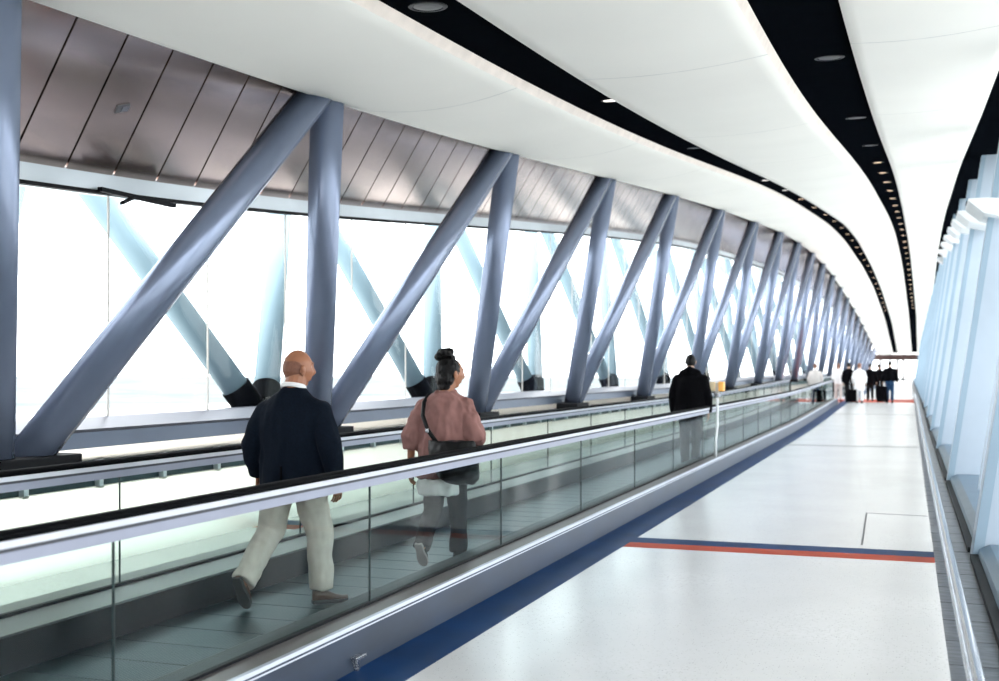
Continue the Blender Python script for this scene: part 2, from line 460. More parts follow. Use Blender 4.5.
def bk(s):
    st = s * .84 if s > 0 else s
    a = P(s, DG(s) - .10, head(s) + .05); b = P(st, cv('E1', st) - .25, hceil(st, cv('E1', st)) + .36)
    return [a, b, b + Vector((-.1, 0, .2)), a + Vector((-.1, 0, .2))]
strip_loft(bm, bk, S_BACK, S_END, 1.)
tag(link('trim_3', bm, M['black']), 'black backing behind the bronze soffit panels', 'trim', kind='structure')

def rect(s, L0, L1, z0, z1): return [P(s, L0, z0), P(s, L1, z0), P(s, L1, z1), P(s, L0, z1)]
bm = bmesh.new(); strip_loft(bm, lambda s: rect(s, DG(s) - .14, DG(s) + .2, head(s) - .13, head(s) + .02), S_BACK, S_END, 1.)
tag(link('trim_4', bm, M['headbeam']), 'pale metal head beam above the left windows', 'beam', kind='structure')
bm = bmesh.new(); strip_loft(bm, lambda s: rect(s, DG(s) - .17, DG(s) - .10, head(s) - .165, head(s) - .133), S_BACK, 60, 1.)
tag(link('trim_5', bm, M['dark']), 'thin dark rail under the window head beam', 'trim', kind='structure')
def sillz(s): return 1.25 + gz(s) * .8
bm = bmesh.new()
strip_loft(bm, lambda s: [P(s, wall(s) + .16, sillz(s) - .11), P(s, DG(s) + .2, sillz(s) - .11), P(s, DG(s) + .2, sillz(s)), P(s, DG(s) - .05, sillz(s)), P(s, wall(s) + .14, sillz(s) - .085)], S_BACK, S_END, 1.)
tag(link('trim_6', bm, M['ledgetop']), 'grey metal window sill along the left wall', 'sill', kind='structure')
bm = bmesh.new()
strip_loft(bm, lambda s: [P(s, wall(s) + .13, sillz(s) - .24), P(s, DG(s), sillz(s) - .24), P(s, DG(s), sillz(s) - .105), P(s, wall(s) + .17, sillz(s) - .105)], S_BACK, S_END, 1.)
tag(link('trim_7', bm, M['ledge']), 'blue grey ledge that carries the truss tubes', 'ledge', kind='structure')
bm = bmesh.new()
strip_loft(bm, lambda s: rect(s, wall(s) + .30, wall(s) + .5, gz(s) - .1, gz(s) + .66), S_BACK, S_END, 1.)
strip_loft(bm, lambda s: rect(s, wall(s) + .30, wall(s) + .5, sillz(s) - .36, sillz(s) - .235), S_BACK, S_END, 1.)
tag(link('trim_8', bm, M['cream']), 'cream lower wall panel behind the moving walkway', 'wall panel', kind='structure')
bm = bmesh.new()
strip_loft(bm, lambda s: rect(s, wall(s) + .36, wall(s) + .5, gz(s) + .65, sillz(s) - .35), S_BACK, S_END, 1.)
tag(link('trim_9', bm, M['recess']), 'dark recessed band in the lower left wall', 'wall panel', kind='structure')
bm = bmesh.new()
for s in srange(1, 60, .9):
    box(bm, (-wall(s) - .37, s, gz(s) + .64), (-wall(s) - .31, s + .05, sillz(s) - .34))
tag(link('trim_10', bm, M['white']), 'small white uprights in the dark recessed wall band', 'wall panel', kind='structure')

NODES = [1.9, 6.87, 11.44, 16.38, 21.65, 27.77, 33.44, 39.32, 45.75, 52.18, 58.63, 65.95, 73.29, 80.77, 88.97, 97.77, 106.5, 115.5, 124.5, 133.5, 142.5, 151.5]
TOPS = [-.4, 5.3, 9.36, 14.44, 19.83, 25.66, 31.9, 38.0, 44.2, 50.3, 56.6, 63.0, 70.4, 77.8, 85.7, 94.2, 103., 111.8, 120.8, 129.8, 138.8, 147.8]
# windows: one per bay, with thin joints
wi = 1
for i in range(len(NODES) - 1):
    a, b = NODES[i], NODES[i + 1]
    if a > 110: break
    root = empty('window_%d' % wi, P((a + b)/2, DG((a + b)/2), sillz(a)))
    tag(root, 'left window bay %s, seen between the steel tubes' % (('number ' + ORD[i]) if i < 12 else 'far down the corridor'), 'window', kind='structure')
    wi += 1
    inv = Matrix.Translation(-root.location)
    bm = bmesh.new()
    loft(bm, [[inv @ p for p in rect(s, DG(s), DG(s) + .02, sillz(s) - .01, head(s) - .11)] for s in srange(a, b, 1.2)])
    link('pane', bm, M['wglass'], root)
    if a < 60:
        for q in srange(a, b, 1.6)[1:]:
            bm = bmesh.new()
            box(bm, (-.008, -.008, sillz(q)), (.008, .008, head(q) - .13))
            bmesh.ops.translate(bm, verts=bm.verts, vec=P(q, DG(q) - .006, 0) - root.location)
            link('glazing_bar', bm, M['joint'], root)

# the steel truss
def tubeobj(name, a, b, r, m, label, group, boot=False, block=False):
    root = empty(name, a)
    tag(root, label, 'truss tube', group)
    a, b = Vector(a), Vector(b); d = (b - a).normalized()
    bm = bmesh.new(); tube(bm, Vector(), b - a, r, 28)
    if not boot:                                   # the foot is cut level where it stands on the ledge
        bm.verts.ensure_lookup_table()
        for v in bm.verts[:28]: v.co -= d * (v.co.z / d.z)
    o = link('shaft', bm, m, root, smooth=True)
    for p in o.data.polygons:
        if len(p.vertices) > 4: p.use_smooth = False
    if boot:
        bm = bmesh.new(); tube(bm, d * -.05, d * .24, r * 1.12, 24)
        link('boot', bm, M['boot'], root)
    elif block:
        bm = bmesh.new(); box(bm, (-.22, -.50, -.13), (.20, .34, -.004)); bevel(bm, .012)
        link('bearing_block', bm, M['dark'], root)
TR = .153
for i, n in enumerate(NODES):
    if n > 152: break
    w = wall(n); zb = sillz(n) - .25
    foot = P(n, w - .06, zb)
    for side, t in ((-1, TOPS[i]), (1, TOPS[i + 1] if i + 1 < len(TOPS) else n + 4)):
        if i == 0: continue
        le = cv('E1', t) - .03
        top = P(t, le, hceil(t, le) + .20)
        dd = (top - foot).normalized()
        f = foot + Vector((0, side * (.34 if (i == 1 and side < 0) else (.13 if side < 0 else .03)), .02))
        if i < 10:
            k = i if side == 1 else i - 1
            if side == 1:
                lab = 'thick grey steel truss tube slanting to the right, %s slanted one from the left' % ORD[k - 1 if k else 0] if k else 'thick grey steel truss tube slanting up beyond the left edge of the photo'
            else:
                lab = 'steep grey steel truss tube, %s such steep one from the left edge' % ORD[k]
            grp = 'truss tubes along the left windows'
        else:
            lab = 'slim grey steel truss tube in the crowded far end of the left truss'
            grp = 'far truss tubes'
        tubeobj('truss_tube', f, top, TR, M['tube'], lab, grp, block=side == 1)
    # the outer set of tubes, outside the glass
    if n < 75:
        fo = P(n, w + .78, sillz(n) + .02)
        for side, t in ((-1, TOPS[i]), (1, TOPS[i + 1])):
            if side == -1 and i == 0: continue
            top = P(t, w + 2.15, hceil(t, 5) + .25)
            if i < 8:
                lab = ('pale outer truss tube outside the glass, rising rightwards from the %s tube foot' if side == 1 else 'pale outer truss tube outside the glass, rising leftwards from the %s tube foot') % ORD[max(i - 1, 0)]
                grp = 'outer truss tubes'
            else:
                lab = 'pale outer truss tube outside the glass far along the corridor'; grp = 'far outer truss tubes'
            tubeobj('outer_truss_tube', fo + Vector((0, side*.19, 0)), top, .15, M['tubeout'], lab, grp, boot=True)
# outer sill below the outer feet
bm = bmesh.new(); strip_loft(bm, lambda s: rect(s, DG(s) + .2, DG(s) + .75, sillz(s) - .22, sillz(s) - .03), S_BACK, 90, 1.)
tag(link('trim_11', bm, M['ledgetop']), 'outer ledge outside the left glass', 'ledge', kind='structure')

# window opener arm and the small square fitting on the soffit
root = empty('window_opener', P(8.55, DG(8.55) - .19, head(8.55) - .16))
tag(root, 'black window opener with a short arm under the head beam', 'window opener')
bm = bmesh.new(); box(bm, (-.025, -.5, -.02), (.025, .55, .02)); bevel(bm, .006); link('housing', bm, M['dark'], root)
bm = bmesh.new(); tube(bm, (0, -.05, -.01), (.10, -.34, -.10), .018, 10); link('arm', bm, M['dark'], root)
s_f = 8.02
lo = P(s_f, DG(s_f) - .12, head(s_f)); hi = P(s_f*.84, cv('E1', s_f*.84) - .25, hceil(s_f*.84, cv('E1', s_f*.84)) + .28)
pc = lo.lerp(hi, .42)
root = empty('ceiling_sensor', pc); tag(root, 'small square sensor plate on the bronze soffit panel', 'sensor')
nrm = (P(s_f + .5, DG(s_f + .5) - .12, head(s_f + .5)) - lo).cross(hi - lo).normalized()
if nrm.z > 0: nrm = -nrm
uu = (hi - lo).normalized(); vv = nrm.cross(uu)
xf = Matrix(((uu.x, vv.x, nrm.x, 0), (uu.y, vv.y, nrm.y, 0), (uu.z, vv.z, nrm.z, 0), (0, 0, 0, 1)))
bm = bmesh.new(); box(bm, (-.05, -.055, -.012), (.05, .055, .012), xf=xf); bevel(bm, .006); link('housing', bm, M['seamdark'], root)
bm = bmesh.new(); box(bm, (-.028, -.05, .012), (.035, .012, .02), xf=xf); link('cover', bm, M['ledgetop'], root)

# ------------------------------------------------------------------ right wall: fins, glazing, kerb, rail
FINS = [-3.2, 3.95, 11.05, 18.2, 25.4, 32.6, 39.8, 47., 54.2, 61.4, 68.6, 75.8, 83., 90., 97., 104., 111., 118., 125., 132., 139.]
LEAN = .145
def R(s, x, z): return Vector((x + LEAN * (z - gz(s)), s, z))
def rtop(s): return hceil(s, cv('RR', s)) + .12
fo_ = lambda s: .0
wr = 40
def fin_bm(s, x0, x1, w, org):
    bm = bmesh.new()
    zs = [gz(s), gz(s) + 1.5, rtop(s) - .02]
    secs = []
    for z in zs:
        secs.append([R(s - w/2, x0, z) - org, R(s - w/2, x1, z) - org, R(s + w/2, x1, z) - org, R(s + w/2, x0, z) - org])
    loft(bm, secs)
    return bm
for i, s in enumerate(FINS):
    nx = FINS[i + 1] if i + 1 < len(FINS) else S_END
    root = empty('window_%d' % (wr + i), R(s, .52, gz(s)))
    tag(root, 'right window bay behind pale blue fin, %s' % ((ORD[i] + ' along the wall') if i < 12 else 'far along the wall'), 'window', kind='structure')
    og = root.location.copy()
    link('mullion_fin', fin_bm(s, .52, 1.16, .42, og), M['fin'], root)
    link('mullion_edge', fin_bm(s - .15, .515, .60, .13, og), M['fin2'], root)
    for q, x in ((s + (nx - s)*.33, .74), (s + (nx - s)*.66, .80)):
        link('slim_fin', fin_bm(q, x, 1.16, .16, og), M['fin'], root)
    bm = bmesh.new()
    secs = []
    for q in srange(s, nx, 1.8):
        secs.append([R(q, 1.10, gz(q)+.1) - og, R(q, 1.12, gz(q)+.1) - og, R(q, 1.12, rtop(q)) - og, R(q, 1.10, rtop(q)) - og])
    loft(bm, secs); link('pane', bm, M['wglass'], root)
    bm = bmesh.new()
    secs = []
    for q in srange(s + .21, nx - .21, 1.8):
        g = gz(q)
        secs.append([Vector((.53, q, g)) - og, Vector((1.15, q, g)) - og, Vector((1.15, q, g + .14)) - og, Vector((.66, q, g + .14)) - og, Vector((.58, q, g + .10)) - og, Vector((.56, q, g + .03)) - og])
    loft(bm, secs); link('sill_box', bm, M['kerb'], root)
    bm = bmesh.new()
    loft(bm, [[Vector((.5, q, gz(q))) - og, Vector((.575, q, gz(q))) - og, Vector((.575, q, gz(q) + .05)) - og, Vector((.5, q, gz(q) + .05)) - og] for q in srange(s + .21, nx - .21, 1.8)])
    link('gasket', bm, M['dark'], root)
# eaves fascia: black underside between the ceiling strip and the fins
bm = bmesh.new()
strip_loft(bm, lambda s: [P(s, cv('RR', s) + .05, hceil(s, cv('RR', s)) + .07), P(s, -2.5, rtop(s) + .02), P(s, -2.5, rtop(s) + .3), P(s, cv('RR', s) + .05, hceil(s, cv('RR', s)) + .4)], S_BACK, S_END, 1.)
tag(link('trim_12', bm, M['black']), 'black soffit between the right ceiling strip and the fins', 'trim', kind='structure')

# wall lights along the top of the fins
def wall_light(s, label, k):
    z = rtop(s) - 1.28
    root = empty('wall_light', R(s, .50, z)); tag(root, label, 'wall light', 'wall lights on the right fins')
    bm = bmesh.new()
    secs = []
    for y in (-.55, -.52, .52, .55):
        q = 1 if abs(y) < .29 else .85
        secs.append([Vector((-.34*q, y, .05)), Vector((-.33*q, y, .01)), Vector((-.08, y, -.20*q)), Vector((.30, y, -.30*q)), Vector((.30, y, .02*q)), Vector((-.05, y, .06*q))])
    loft(bm, secs); link('hood', bm, M['white'], root)
    bm = bmesh.new(); box(bm, (-.30, -.2, .045), (.10, .2, .062)); link('lens', bm, M['dark'], root)
    bm = bmesh.new(); tube(bm, (.0, -.24, -.10), (.35, -.24, -.16), .03, 10); tube(bm, (.0, .24, -.10), (.35, .24, -.16), .03, 10); link('bracket', bm, M['steel'], root)
for i, s in enumerate([18.2, 24.6, 29.5, 34.5, 39.8, 45., 50., 55.]):
    wall_light(s, 'pale hooded light bracket high on the right fins, %s from the camera' % ORD[i], i)

# bumper rail on the right
root = empty('guard_rail', (.29, 4., 0)); tag(root, 'low round steel guard rail along the right floor edge', 'rail')
og = root.location
bm = bmesh.new(); pts = [Vector((.285, s, gz(s) + .25)) - og for s in srange(S_BACK, 62, 1.)]
pipe(bm, pts, .040, 18); link('tube', bm, M['rail'], root, smooth=True)
for s in srange(2.2, 60, 3.55):
    bm = bmesh.new()
    pipe(bm, [Vector((.29, s, gz(s) + .25)) - og, Vector((.34, s, gz(s) + .10)) - og, Vector((.34, s, gz(s))) - og], .012, 8)
    link('bracket', bm, M['kerb'], root)

# ------------------------------------------------------------------ moving walkways
def walkway(s0, s1, label, pitch=2.4, off=1.56):
    root = empty('moving_walkway', (-4., (s0 + s1)/2, gz((s0+s1)/2))); og = root.location.copy()
    tag(root, label, 'moving walkway')
    def ext(name, pts, m, st=1.5, a=s0, b=s1):
        bm = bmesh.new()
        loft(bm, [[P(s, L, z + gz(s)) - og for L, z in pts] for s in srange(a, b, st)])
        return link(name, bm, m, root)
    # outer cladding towards the walking floor
    ext('skirt_panel', [(2.87, 0), (2.96, 0), (2.96, .205), (2.915, .205)], M['skirt'])
    ext('edge_highlight', [(2.91, .188), (2.952, .188), (2.952, .2235), (2.924, .2235)], M['skirtglint'])  # pale strip that paints the highlight along the outer deck edge
    ext('deck', [(2.95, 0), (3.10, 0), (3.10, .232), (2.95, .222)], M['deck'])
    ext('inner_deck', [(3.10, 0), (3.33, 0), (3.33, .20), (3.10, .230)], M['deckin'])
    ext('deck', [(4.61, 0), (5.25, 0), (5.25, .205), (4.90, .225), (4.61, .215)], M['deckfar'])
    ext('inner_skirt', [(3.325, .0), (3.36, .0), (3.36, .19), (3.325, .199)], M['inner'])
    ext('inner_skirt', [(4.575, .0), (4.612, .0), (4.612, .212), (4.585, .207)], M['inner'])
    ext('pallet_belt', [(3.34, .0), (4.59, .0), (4.59, .012), (3.34, .012)], M['pallet'])
    bm = bmesh.new()
    for s in srange(s0, s1, .4):
        box(bm, tuple(Vector((-4.575, s, gz(s) + .011)) - og), tuple(Vector((-3.36, s + .008, gz(s) + .0135)) - og))
    tag(link('pallet_joint', bm, M['combline'], root), 'dark joints between the pallets', kind='stuff')
    for L in (3.09, 4.915):
        ext('base_gasket', [(L - .016, .222), (L + .016, .222), (L + .016, .245), (L - .016, .245)], M['dark'])
        # handrail: rubber on an aluminium track
        hr = [(L + .040*math.cos(a), 1.068 - .017 + .020*math.sin(a) * (1 if math.sin(a) > 0 else 1.)) for a in [2*PI*k/14 for k in range(14)]]
        h0 = ext('handrail', hr, M['rubber'], 1.5, s0 + .4, s1 - .4)
        for p in h0.data.polygons: p.use_smooth = len(p.vertices) == 4
        ext('handrail_track', [(L - .026, 1.006), (L + .026, 1.006), (L + .026, 1.033), (L - .026, 1.033)], M['track'], 1.5, s0 + .4, s1 - .4)
        ext('track_gap', [(L - .019, .990), (L + .019, .990), (L + .019, 1.007), (L - .019, 1.007)], M['trackgap'], 1.5, s0 + .4, s1 - .4)
        ext('glazing_profile', [(L - .015, .945), (L + .015, .945), (L + .015, .991), (L - .015, .991)], M['profile'], 1.5, s0 + .4, s1 - .4)
        for e, d in ((s0 + .4, -1), (s1 - .4, 1)):       # rounded newel where the rail turns under
            bm = bmesh.new()
            pts = [P(e + d*.42*math.sin(t), L, gz(e) + .65 + .40*math.cos(t)) - og for t in [PI*k/12 for k in range(13)]]
            limb(bm, pts, [(.038, .022)]*13, n=10, capped=False, ref=Vector((0, d*.3, 1)).cross(Vector((1, 0, 0))))
            link('newel_handrail', bm, M['rubber'], root, smooth=True)
        s = off
        while s - pitch > s0: s -= pitch
        while s < s1 - .5:
            a, b = max(s, s0 + .4), min(s + pitch - .012, s1 - .4)
            bm = bmesh.new()
            loft(bm, [[P(q, l, z + gz(q)) - og for l, z in ((L - .006, .24), (L + .006, .24), (L + .006, .95), (L - .006, .95))] for q in srange(a, b, 1.2)])
            link('glass_panel', bm, M['glass'], root)
            if b < s1 - .6:
                bm = bmesh.new(); q = s + pitch
                box(bm, tuple(Vector((-L - .0065, q - .0090, gz(q) + .245)) - og), tuple(Vector((-L + .0065, q - .0045, gz(q) + .945)) - og))
                link('glass_joint', bm, M['glassedge'], root)
            s += pitch
    # landing comb plate
    bm = bmesh.new(); box(bm, tuple(Vector((-4.6, s1 - 1.2, gz(s1) + .005)) - og), tuple(Vector((-3.33, s1, gz(s1) + .02)) - og)); link('comb_plate', bm, M['steel'], root)
    return root
walkway(-9., 52., 'long moving walkway with glass sides and black handrails, carrying the walkers')
walkway(66., 120., 'second moving walkway further off at the far end of the corridor', 3.6, 66.)

# small clip on the skirt
root = empty('door_stop', (-2.85, 5.75, 0)); tag(root, 'small chrome bracket on the walkway skirt at the bottom of the photo', 'bracket')
bm = bmesh.new(); box(bm, (-.05, -.06, .055), (.005, .06, .075)); bevel(bm, .004); link('plate', bm, M['steel'], root)
bm = bmesh.new(); box(bm, (-.04, -.045, .0), (.0, -.015, .06)); bevel(bm, .004); link('tongue', bm, M['steel'], root)

# stanchion with amber beacon on the walkway deck
sP = 19.2; LP_ = 2.99
root = empty('beacon_post', P(sP, LP_, .222)); tag(root, 'slim white post with an amber beacon box on the walkway edge', 'beacon post')
bm = bmesh.new()
pipe(bm, [(0, -.15, 0), (0, -.15, .28), (0, .03, .50), (0, .03, 1.02)], .021, 12); link('post', bm, M['white'], root, smooth=True)
bm = bmesh.new(); box(bm, (-.05, -.02, .98), (.05, .08, 1.05)); bevel(bm, .006); link('collar', bm, M['steel'], root)
bm = bmesh.new(); box(bm, (-.028, -.0, 1.05), (.028, .06, 1.22)); bevel(bm, .005); link('neck', bm, M['white'], root)
bm = bmesh.new(); box(bm, (.03, -.06, 1.08), (.115, .10, 1.235)); bevel(bm, .012); link('beacon', bm, M['orange'], root)
bm = bmesh.new(); box(bm, (-.115, -.06, 1.08), (-.03, .10, 1.235)); bevel(bm, .012); link('beacon', bm, M['yellow'], root)

# ------------------------------------------------------------------ far end of the corridor
bm = bmesh.new()
zE = gz(S_END)
box(bm, (-7, S_END, 2.95), (2.6, S_END + .3, 3.75))
for x in (-6.4, -3.6, -1.42, -.74, 1.5):
    box(bm, (x - .14, S_END, zE), (x + .14, S_END + .2, 2.95))
box(bm, (-1.5, S_END, zE + .12), (-.1, S_END + .1, zE + .28))
tag(link('wall_end', bm, M['endframe']), 'dark framed doorway screen closing the far end', 'wall', kind='structure')
bm = bmesh.new(); box(bm, (-6.4, S_END + .05, zE), (.9, S_END + .07, 2.95))
tag(link('window_90', bm, M['wglass']), 'glazed screen across the far end of the corridor', 'window', kind='structure')

# outside ground
bm = bmesh.new(); box(bm, (-300, -300, -14.5), (400, 600, -14))  # near ground, unseen below the sill, brightened as a bounce surface
tag(link('ground', bm, M['bounce']), 'unseen ground far below, made bright to bounce daylight onto the ceiling', 'ground', kind='structure')
bm = bmesh.new(); box(bm, (-2500, -1500, -14.7), (1500, 2500, -14.2))
tag(link('ground_grass', bm, M['ground']), 'pale hazy airfield grass beyond the bright near ground', 'ground', kind='structure')

# ------------------------------------------------------------------ people
SKIN1 = mat('skin_brown', (.30, .12, .060), .5, var=.08, scale=18)
SKIN2 = mat('skin_tan', (.32, .14, .075), .5, var=.08, scale=18)
SKIN3 = mat('skin_light', (.52, .33, .24), .5, var=.08, scale=18)
NAVY = mat('navy_wool', (.0035, .0065, .0125), .9, spec=.08, var=.2, scale=60)
CHINO = mat('beige_cotton', (.52, .44, .385), .85, spec=.2, var=.08, scale=12)
MAUVE = mat('mauve_chiffon', (.25, .125, .112), .75, spec=.25, var=.14, scale=9)
PALEC = mat('pale_cotton', (.62, .58, .56), .85, spec=.2)
CHAR = mat('charcoal_cloth', (.0065, .0075, .009), .85, spec=.2, var=.15, scale=20)
BLACKC = mat('black_padded_cloth', (.0022, .0022, .0032), .9, spec=.06, var=.2, scale=10)
DENIM = mat('blue_denim', (.012, .04, .095), .85, spec=.2, var=.2, scale=14)
WHITEC = mat('white_cloth', (.80, .80, .80), .8, spec=.2)
LEATHER = mat('brown_leather', (.085, .035, .02), .4)
SOLE = mat('dark_sole', (.03, .03, .032), .7)
SOLEP = mat('grey_sole', (.22, .19, .18), .7)
HAIRB = mat('black_hair', (.003, .0027, .003), .5, spec=.2, var=.3, scale=40, stretch=(1, 1, .3))
HAIRS = mat('cropped_hair', (.17, .066, .037), .6, var=.15, scale=60)
HAIRR = mat('auburn_hair', (.16, .06, .03), .5, var=.2, scale=30)
BAGM = mat('black_bag_leather', (.003, .0033, .004), .45, spec=.2, var=.2, scale=12)
LIPS = mat('lip_skin', (.28, .085, .06), .45)
EYEW = mat('eye_white', (.7, .68, .66), .2)

def head_dfm(x, y, z):
    X, Y, Z = .075*x, .095*y, .118*z
    t = max(0., -z - .1)
    X *= 1 - .30*t
    if y < 0: Y *= 1 - .38*t
    else: Y *= 1 - .10*t
    if z > .3: X *= 1.03
    if y > 0:
        g = lambda v, c, s: math.exp(-((v - c)/s)**2)
        Y += .026*g(X, 0, .014)*g(Z, -.024, .019) + .008*g(abs(X), .013, .008)*g(Z, -.028, .010) + .013*g(X, 0, .011)*g(Z, .008, .026)
        Y += .009*g(Z, .034, .011)*g(X, 0, .05)
        Y -= .013*g(abs(X), .032, .016)*g(Z, .013, .014)
        Y += .009*g(X, 0, .024)*g(Z, -.062, .013) - .007*g(X, 0, .024)*g(Z, -.060, .004) - .005*g(X, 0, .03)*g(Z, -.080, .008)
        Y += .013*g(X, 0, .022)*g(Z, -.100, .014)
        Y += .006*g(abs(X), .045, .018)*g(Z, -.022, .02)
    return Vector((X, Y, Z))

def face_pt(X, Z):
    a, c = X/.075, Z/.118
    return head_dfm(a, math.sqrt(max(.02, 1 - a*a - c*c)), c)

def face_parts(root, hx, lipm, browm):
    for s in (-1, 1):
        e = face_pt(s*.031, .013)
        bm = bmesh.new(); blob(bm, e + Vector((0, -.0055, 0)), (.0145, .010, .0075), hx, 16, 10); eye = link('eye', bm, EYEW, root, smooth=True)
        bm = bmesh.new(); blob(bm, e + Vector((0, .0035, 0)), (.0058, .0022, .0058), hx, 12, 8); link('iris', bm, HAIRB, eye, smooth=True)
        bm = bmesh.new()
        pts = [hx @ (face_pt(s*x, z) + Vector((0, .0015, 0))) for x, z in ((.014, .033), (.026, .038), (.040, .036), (.050, .029))]
        limb(bm, pts, [.0032, .0042, .0038, .002], n=8); link('eyebrow', bm, browm, root, smooth=True)
    bm = bmesh.new()
    limb(bm, [hx @ (face_pt(x, -.0655 - .05*abs(x)) + Vector((0, -.0012, 0))) for x in (-.023, -.012, 0, .012, .023)], [.002, .0048, .0055, .0048, .002], n=8)
    limb(bm, [hx @ (face_pt(x, -.0555 - .10*abs(x)) + Vector((0, -.0018, 0))) for x in (-.023, -.012, 0, .012, .023)], [.002, .0038, .0042, .0038, .002], n=8)
    link('lips', bm, lipm, root, smooth=True)

def head_grid(k=1., off=0., seg=44, rg=32):
    rows = []
    def dfm(x, y, z):
        p = head_dfm(x, y, z)
        return p*k + p.normalized()*off
    for i in range(rg + 1):
        t = PI*min(max(i/rg, .012), .988)
        rows.append([dfm(math.sin(t)*math.cos(2*PI*q/seg), math.sin(t)*math.sin(2*PI*q/seg), -math.cos(t)) for q in range(seg)])
    return rows

def head_xf(c, yaw, pitch=0, k=1.): return Matrix.Translation(Vector(c)) @ Matrix.Rotation(yaw, 4, 'Z') @ Matrix.Rotation(pitch, 4, 'X') @ Matrix.Scale(k, 4)

def add_head(bm, xf):
    loft(bm, [[xf @ p for p in r] for r in head_grid()])
    for s in (-1, 1):
        e = Matrix.Translation((s*.081, -.004, -.010)) @ Matrix.Rotation(s*.35, 4, 'Z') @ Matrix.Rotation(-.12, 4, 'X')
        blob(bm, (0, 0, 0), (.011, .021, .032), xf @ e, 10, 8)
        blob(bm, (s*.006, -.008, .012), (.010, .016, .022), xf @ e, 10, 8)

def add_hand(bm, wrist, d, palm_n, side, k=1., curl=.45):
    """palm, four unequal curled fingers and a thumb leaving the side of the palm; d points to the fingers"""
    d = Vector(d).normalized(); n = Vector(palm_n); n = (n - d*n.dot(d)).normalized(); a = d.cross(n).normalized()*side
    w = Vector(wrist)
    limb(bm, [w - d*.03*k, w + d*.02*k, w + d*.055*k, w + d*.092*k], [(.024*k, .019*k), (.030*k, .016*k), (.041*k, .0145*k), (.042*k, .012*k)], n=12, ref=n)
    for q, (off, ln, r) in enumerate(((.033, .070, .0086), (.011, .080, .0090), (-.011, .074, .0086), (-.032, .058, .0076))):
        p = w + d*.085*k + a*off*k; pts = [p - d*.02*k, p]
        dd = (d + a*off*4.).normalized()
        for j, f in enumerate((.45, .32, .23)):
            ang = curl*(.55 + .35*j); dd = (dd*math.cos(ang) + n*math.sin(ang)).normalized()
            p = p + dd*ln*f*k; pts.append(p)
        limb(bm, pts, [r*k]*2 + [r*.97*k, r*.9*k, r*.8*k], n=8)
    t0 = w + d*.022*k + a*.026*k
    t1 = t0 + (a*.75 + d*.6 + n*.25).normalized()*.038*k; t2 = t1 + (a*.2 + d*.9 + n*.3).normalized()*.03*k; t3 = t2 + (d*.9 + n*.4 - a*.05).normalized()*.024*k
    limb(bm, [t0, t1, t2, t3], [.014*k, .0115*k, .010*k, .0085*k], n=8)

def torso_rings(bm, rings, n=20):
    """rings: (x, y, z, rx, ry)"""
    limb_secs = []
    for x, y, z, rx, ry in rings:
        limb_secs.append([Vector((x + rx*math.cos(2*PI*q/n)*(1 + .0), y + ry*math.sin(2*PI*q/n), z)) for q in range(n)])
    loft(bm, limb_secs)

def shoe(parent, heel, toe, up, m_up, m_sole, k=1.):
    heel, toe = Vector(heel), Vector(toe); d = (toe - heel).normalized(); up = Vector(up); up = (up - d*up.dot(d)).normalized(); a = d.cross(up)
    ln = (toe - heel).length
    xf = Matrix(((a.x, d.x, up.x, heel.x), (a.y, d.y, up.y, heel.y), (a.z, d.z, up.z, heel.z), (0, 0, 0, 1)))
    prof = [(.0, .030, .0), (.03, .036, .0), (.10, .033, .0), (.19, .046, .0), (.25, .042, .0), (.285, .026, .0), (.295, .012, .0)]
    sc = ln/.295
    def outline(z, g=1.):
        L = [Vector((-w*g*k, y*sc, z)) for y, w, _ in prof]; Rr = [Vector((w*g*k, y*sc, z)) for y, w, _ in prof[::-1]]
        return [xf @ p for p in L + Rr]
    bm = bmesh.new()
    hs = lambda y: .085 if y < .09 else (.085 - (y - .09)*.42 if y < .22 else .030)
    secs = []
    n = 12
    for y, w, _ in [(-.002, .012, 0)] + prof:
        h = hs(y)*k; secs.append([xf @ Vector((w*.96*k*math.cos(2*PI*q/n), y*sc, .016 + h*.5 + h*.5*math.sin(2*PI*q/n))) for q in range(n)])
    loft(bm, secs)
    u = link('shoe', bm, m_up, parent, smooth=True)
    bm = bmesh.new(); loft(bm, [outline(0), outline(.010, 1.06), outline(.024, 1.04)])
    link('sole', bm, m_sole, u)
    return u

